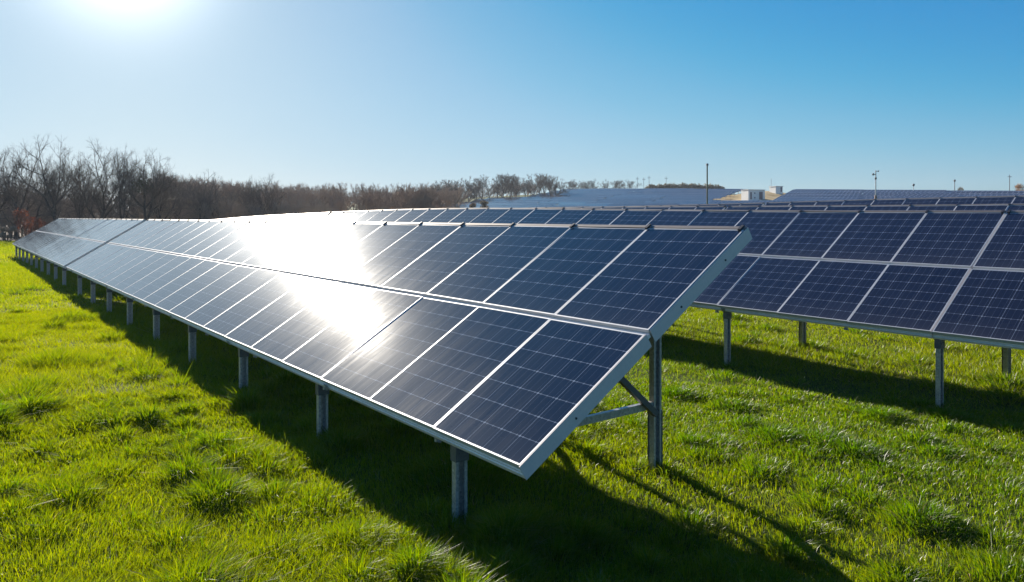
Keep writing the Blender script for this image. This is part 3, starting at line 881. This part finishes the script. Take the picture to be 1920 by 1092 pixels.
for i, (px, top, w, mt, lb) in enumerate(((742, 384, 4, M_OCHRE, 'small ochre bush farthest left of the autumn shrubs'), (768, 374, 5, M_OCHRE, 'ochre bush second from the left of the autumn shrubs'),
        (790, 368, 5, M_OCHRE, 'tallest golden brown bush before the hill field'), (815, 371, 6, M_RUST, 'reddish brown bush between two ochre ones'),
        (838, 374, 5, M_OCHRE, 'ochre bush touching the pale corner of the hill field'), (910, 377, 3.4, M_OLIVE, 'olive bush standing in the grey hill field'),
        (888, 381, 3.2, M_OCHRE, 'low tawny bush left of the olive one in the hill field'))):
    shrub(px, 168, top, w, mt, lb, OG, 30 + i, 2200, 0.11)
# hedge along the crest, and a bush at its right end
hv, hq, o = [], [], 0
rg = np.random.default_rng(77)
u0h, d0h = at(1212, 286); u1h, d1h = at(1356, 262)
for i in range(70):
    t = i / 69.0; u = u0h + (u1h - u0h) * t; d = d0h + (d1h - d0h) * t
    px = 1212 + 144 * t; cyh = 286 - 24 * t
    zt = (HOR - (347 - 3.5 * math.sin(t * 3.1) + rg.uniform(-1.5, 3))) / F_PX * cyh
    zb_ = zgf(u, d)
    v, qd = leaf_cloud(420, (u, d, (zt + zb_) / 2), (1.0, 1.0, (zt - zb_) / 2), 0.2, rg)
    hv.append(v); hq.append(qd + o); o += len(v)
tag(link('hedge', np_mesh('hedge', np.concatenate(hv), quads=np.concatenate(hq), mats=[M_OLIVE])), 'long low dark hedge along the crest left of the wooden pole', 'hedge')
shrub(1912, 176, 344, 4.5, M_OCHRE, 'brown bush on the crest at the right edge of the photo', None, 51, 1800, 0.1)
shrub(1801, 178, 350, 1.6, M_OLIVE, 'small dark bush on the crest beside a short lamp post', None, 52, 700, 0.08)

# ------------------------------------------------------------------ buildings and poles on the hill
def house(px, cy, w, dp, h, label, doors, name='transformer_house'):
    u, d = at(px, cy); z = zgf(u, d)
    root = empty(name, (u, d, z)); root.rotation_euler = (0, 0, -YAW + 0.35)
    tag(root, label, 'building')
    m = MB(); m.box(-w / 2, w / 2, -dp / 2, dp / 2, -0.5, h); m.build('wall', M_WHITE, root)
    m = MB(); m.box(-w / 2 - 0.12, w / 2 + 0.12, -dp / 2 - 0.12, dp / 2 + 0.12, h + 0.003, h + 0.13); m.build('roof', M_ROOFW, root)
    for x0, x1, z0, z1 in doors:
        m = MB(); m.box(x0, x1, -dp / 2 - 0.03, -dp / 2 + 0.05, z0, z1); m.build('door' if z0 < 0.3 else 'vent', M_DOOR, root)
    return root
house(1412, 186, 5.0, 2.8, 2.45, 'white flat-roofed transformer house with dark doors on the dry clearing', ((-1.95, -1.5, 0.1, 1.9), (-0.75, -0.4, 1.5, 1.8), (-0.75, -0.4, 0.35, 0.65), (0.75, 1.8, 0.1, 2.0)))
house(1455, 203, 2.3, 2.6, 1.5, 'small white cabin on the crest behind the transformer house', ((0.45, 0.95, 0.1, 1.4),), 'cabin')
def tan_hut(px, cy, w, h, label):
    u, d = at(px, cy); z = zgf(u, d)
    root = empty('hut', (u, d, z)); root.rotation_euler = (0, 0, -YAW); tag(root, label, 'hut')
    m = MB(); m.box(-w / 2, w / 2, -1, 1, -0.3, h * 0.62); m.build('wall', M_TANWALL, root)
    m = MB()
    m.quadset([(-w / 2 - .1, -1.1, h * .62 + .003), (w / 2 + .1, -1.1, h * .62 + .003), (w / 2 + .1, 1.1, h * .62 + .003), (-w / 2 - .1, 1.1, h * .62 + .003), (-w / 2 - .1, 0, h), (w / 2 + .1, 0, h)],
              [(0, 1, 5, 4), (2, 3, 4, 5), (1, 2, 5), (3, 0, 4), (3, 2, 1, 0)])
    m.build('roof', M_TANWALL, root)
tan_hut(1852, 178, 3.0, 1.6, 'low tan hut on the crest toward the right edge')
tan_hut(1712, 150, 1.5, 1.1, 'tiny pale hut just above the fourth row, under a lamp post')

def pole(px, cy, ytop, r, mat, label, name='pole', cat='pole', cap=None, group=None, arms=None, low=None):
    u, d = at(px, cy); z = zgf(u, d); H = (HOR - ytop) / F_PX * cy - z
    root = empty(name, (u, d, z)); root.rotation_euler = (0, 0, -YAW); tag(root, label, cat, group)
    m = MB(); m.tube((0, 0, -0.4), (0, 0, H), r, r * 0.72, 10); m.build('shaft', mat, root)
    if low:
        m = MB(); m.tube((0, 0, -0.35), (0, 0, H * low), r * 1.9, r * 1.8, 10); m.build('base_post', M_REDPOST, root)
    if cap:
        m = MB(); m.tube((0, 0, H - cap * .5), (0, 0, H + cap * 0.6), r * 1.6, r * 1.3, 8); m.build('cap', M_DARKSTEEL, root)
    for nm, x, dz, s in (arms or ()):
        m = MB()
        if nm == 'crossarm':
            m.bar((-x, 0, H - dz), (x, 0, H - dz), s, s)
        else:
            if abs(x) > 0.05: m.bar((0, 0, H - dz - s * .3), (x, 0, H - dz - s * .3), 0.03, 0.03)
            m.ball((x, 0, H - dz), s); m.tube((x, 0, H - dz - s * 1.3), (x, 0, H - dz - s * .5), s * 0.5, s * 0.9, 8)
        m.build(nm, M_DARKSTEEL, root)
    return root
pole(1326, 40, 309, 0.05, M_WOOD, 'tall plain wooden pole rising above the crest in the middle right', 'utility_pole', 'pole', 0.09)
pole(1642, 40, 320, 0.035, M_GALV, 'weather mast with small instrument heads on a pinkish lower post', 'weather_mast', 'mast', None, None,
     (('sensor', -0.14, 0.20, 0.055), ('sensor', 0.15, 0.03, 0.035), ('sensor', 0.0, 0.42, 0.06)), 0.66)
pole(1713, 182, 346, 0.08, M_GALV, 'shortest lamp post on the crest, above the tiny hut', 'lamp_post', 'lamp post', None, 'lamp posts on the crest', (('lamp_head', 0.0, 0.1, 0.28),))
pole(1790, 182, 338, 0.10, M_DARKSTEEL, 'taller dark lamp post on the crest beside the small bush', 'lamp_post', 'lamp post', None, 'lamp posts on the crest', (('lamp_head', 0.0, 0.1, 0.26),))
pole(1893, 184, 328, 0.10, M_DARKSTEEL, 'power pole with crossarm near the right edge', 'utility_pole', 'pole', None, None, (('crossarm', 0.5, 0.5, 0.12),))
pole(1446, 208, 335, 0.07, M_GALV, 'thin antenna mast beside the small white cabin', 'antenna_mast', 'mast', None)
PG = 'thin distant poles over the crest hedge'
for px, top, lb in ((1195, 332, 'thin distant pole nearest the last crest tree'), (1207, 333, 'thin distant pole, shorter one of the close pair left of the hedge'), (1217, 330, 'tallest thin distant pole, at the left end of the hedge'), (1249, 331, 'thin distant pole standing alone over the middle of the hedge')):
    pole(px, 330, top, 0.13, M_GALV, lb, 'pole', 'pole', None, PG, (('crossarm', 0.7, 0.9, 0.14),))

# ------------------------------------------------------------------ thin air
hz = Mat('haze')
hz.n.remove(hz.b)
pv = hz.new('ShaderNodeVolumePrincipled')
pv.inputs['Color'].default_value = (0.80, 0.86, 0.95, 1)
pv.inputs['Density'].default_value = 0.00028
pv.inputs['Anisotropy'].default_value = 0.15
hz.l.new(pv.outputs[0], hz.out.inputs['Volume'])
hb = MB(); hb.box(-420, 460, -60, 520, -9.0, 24.0)
tag(hb.build('haze', hz.m), 'thin pale air over the solar field', 'haze', None, 'stuff')
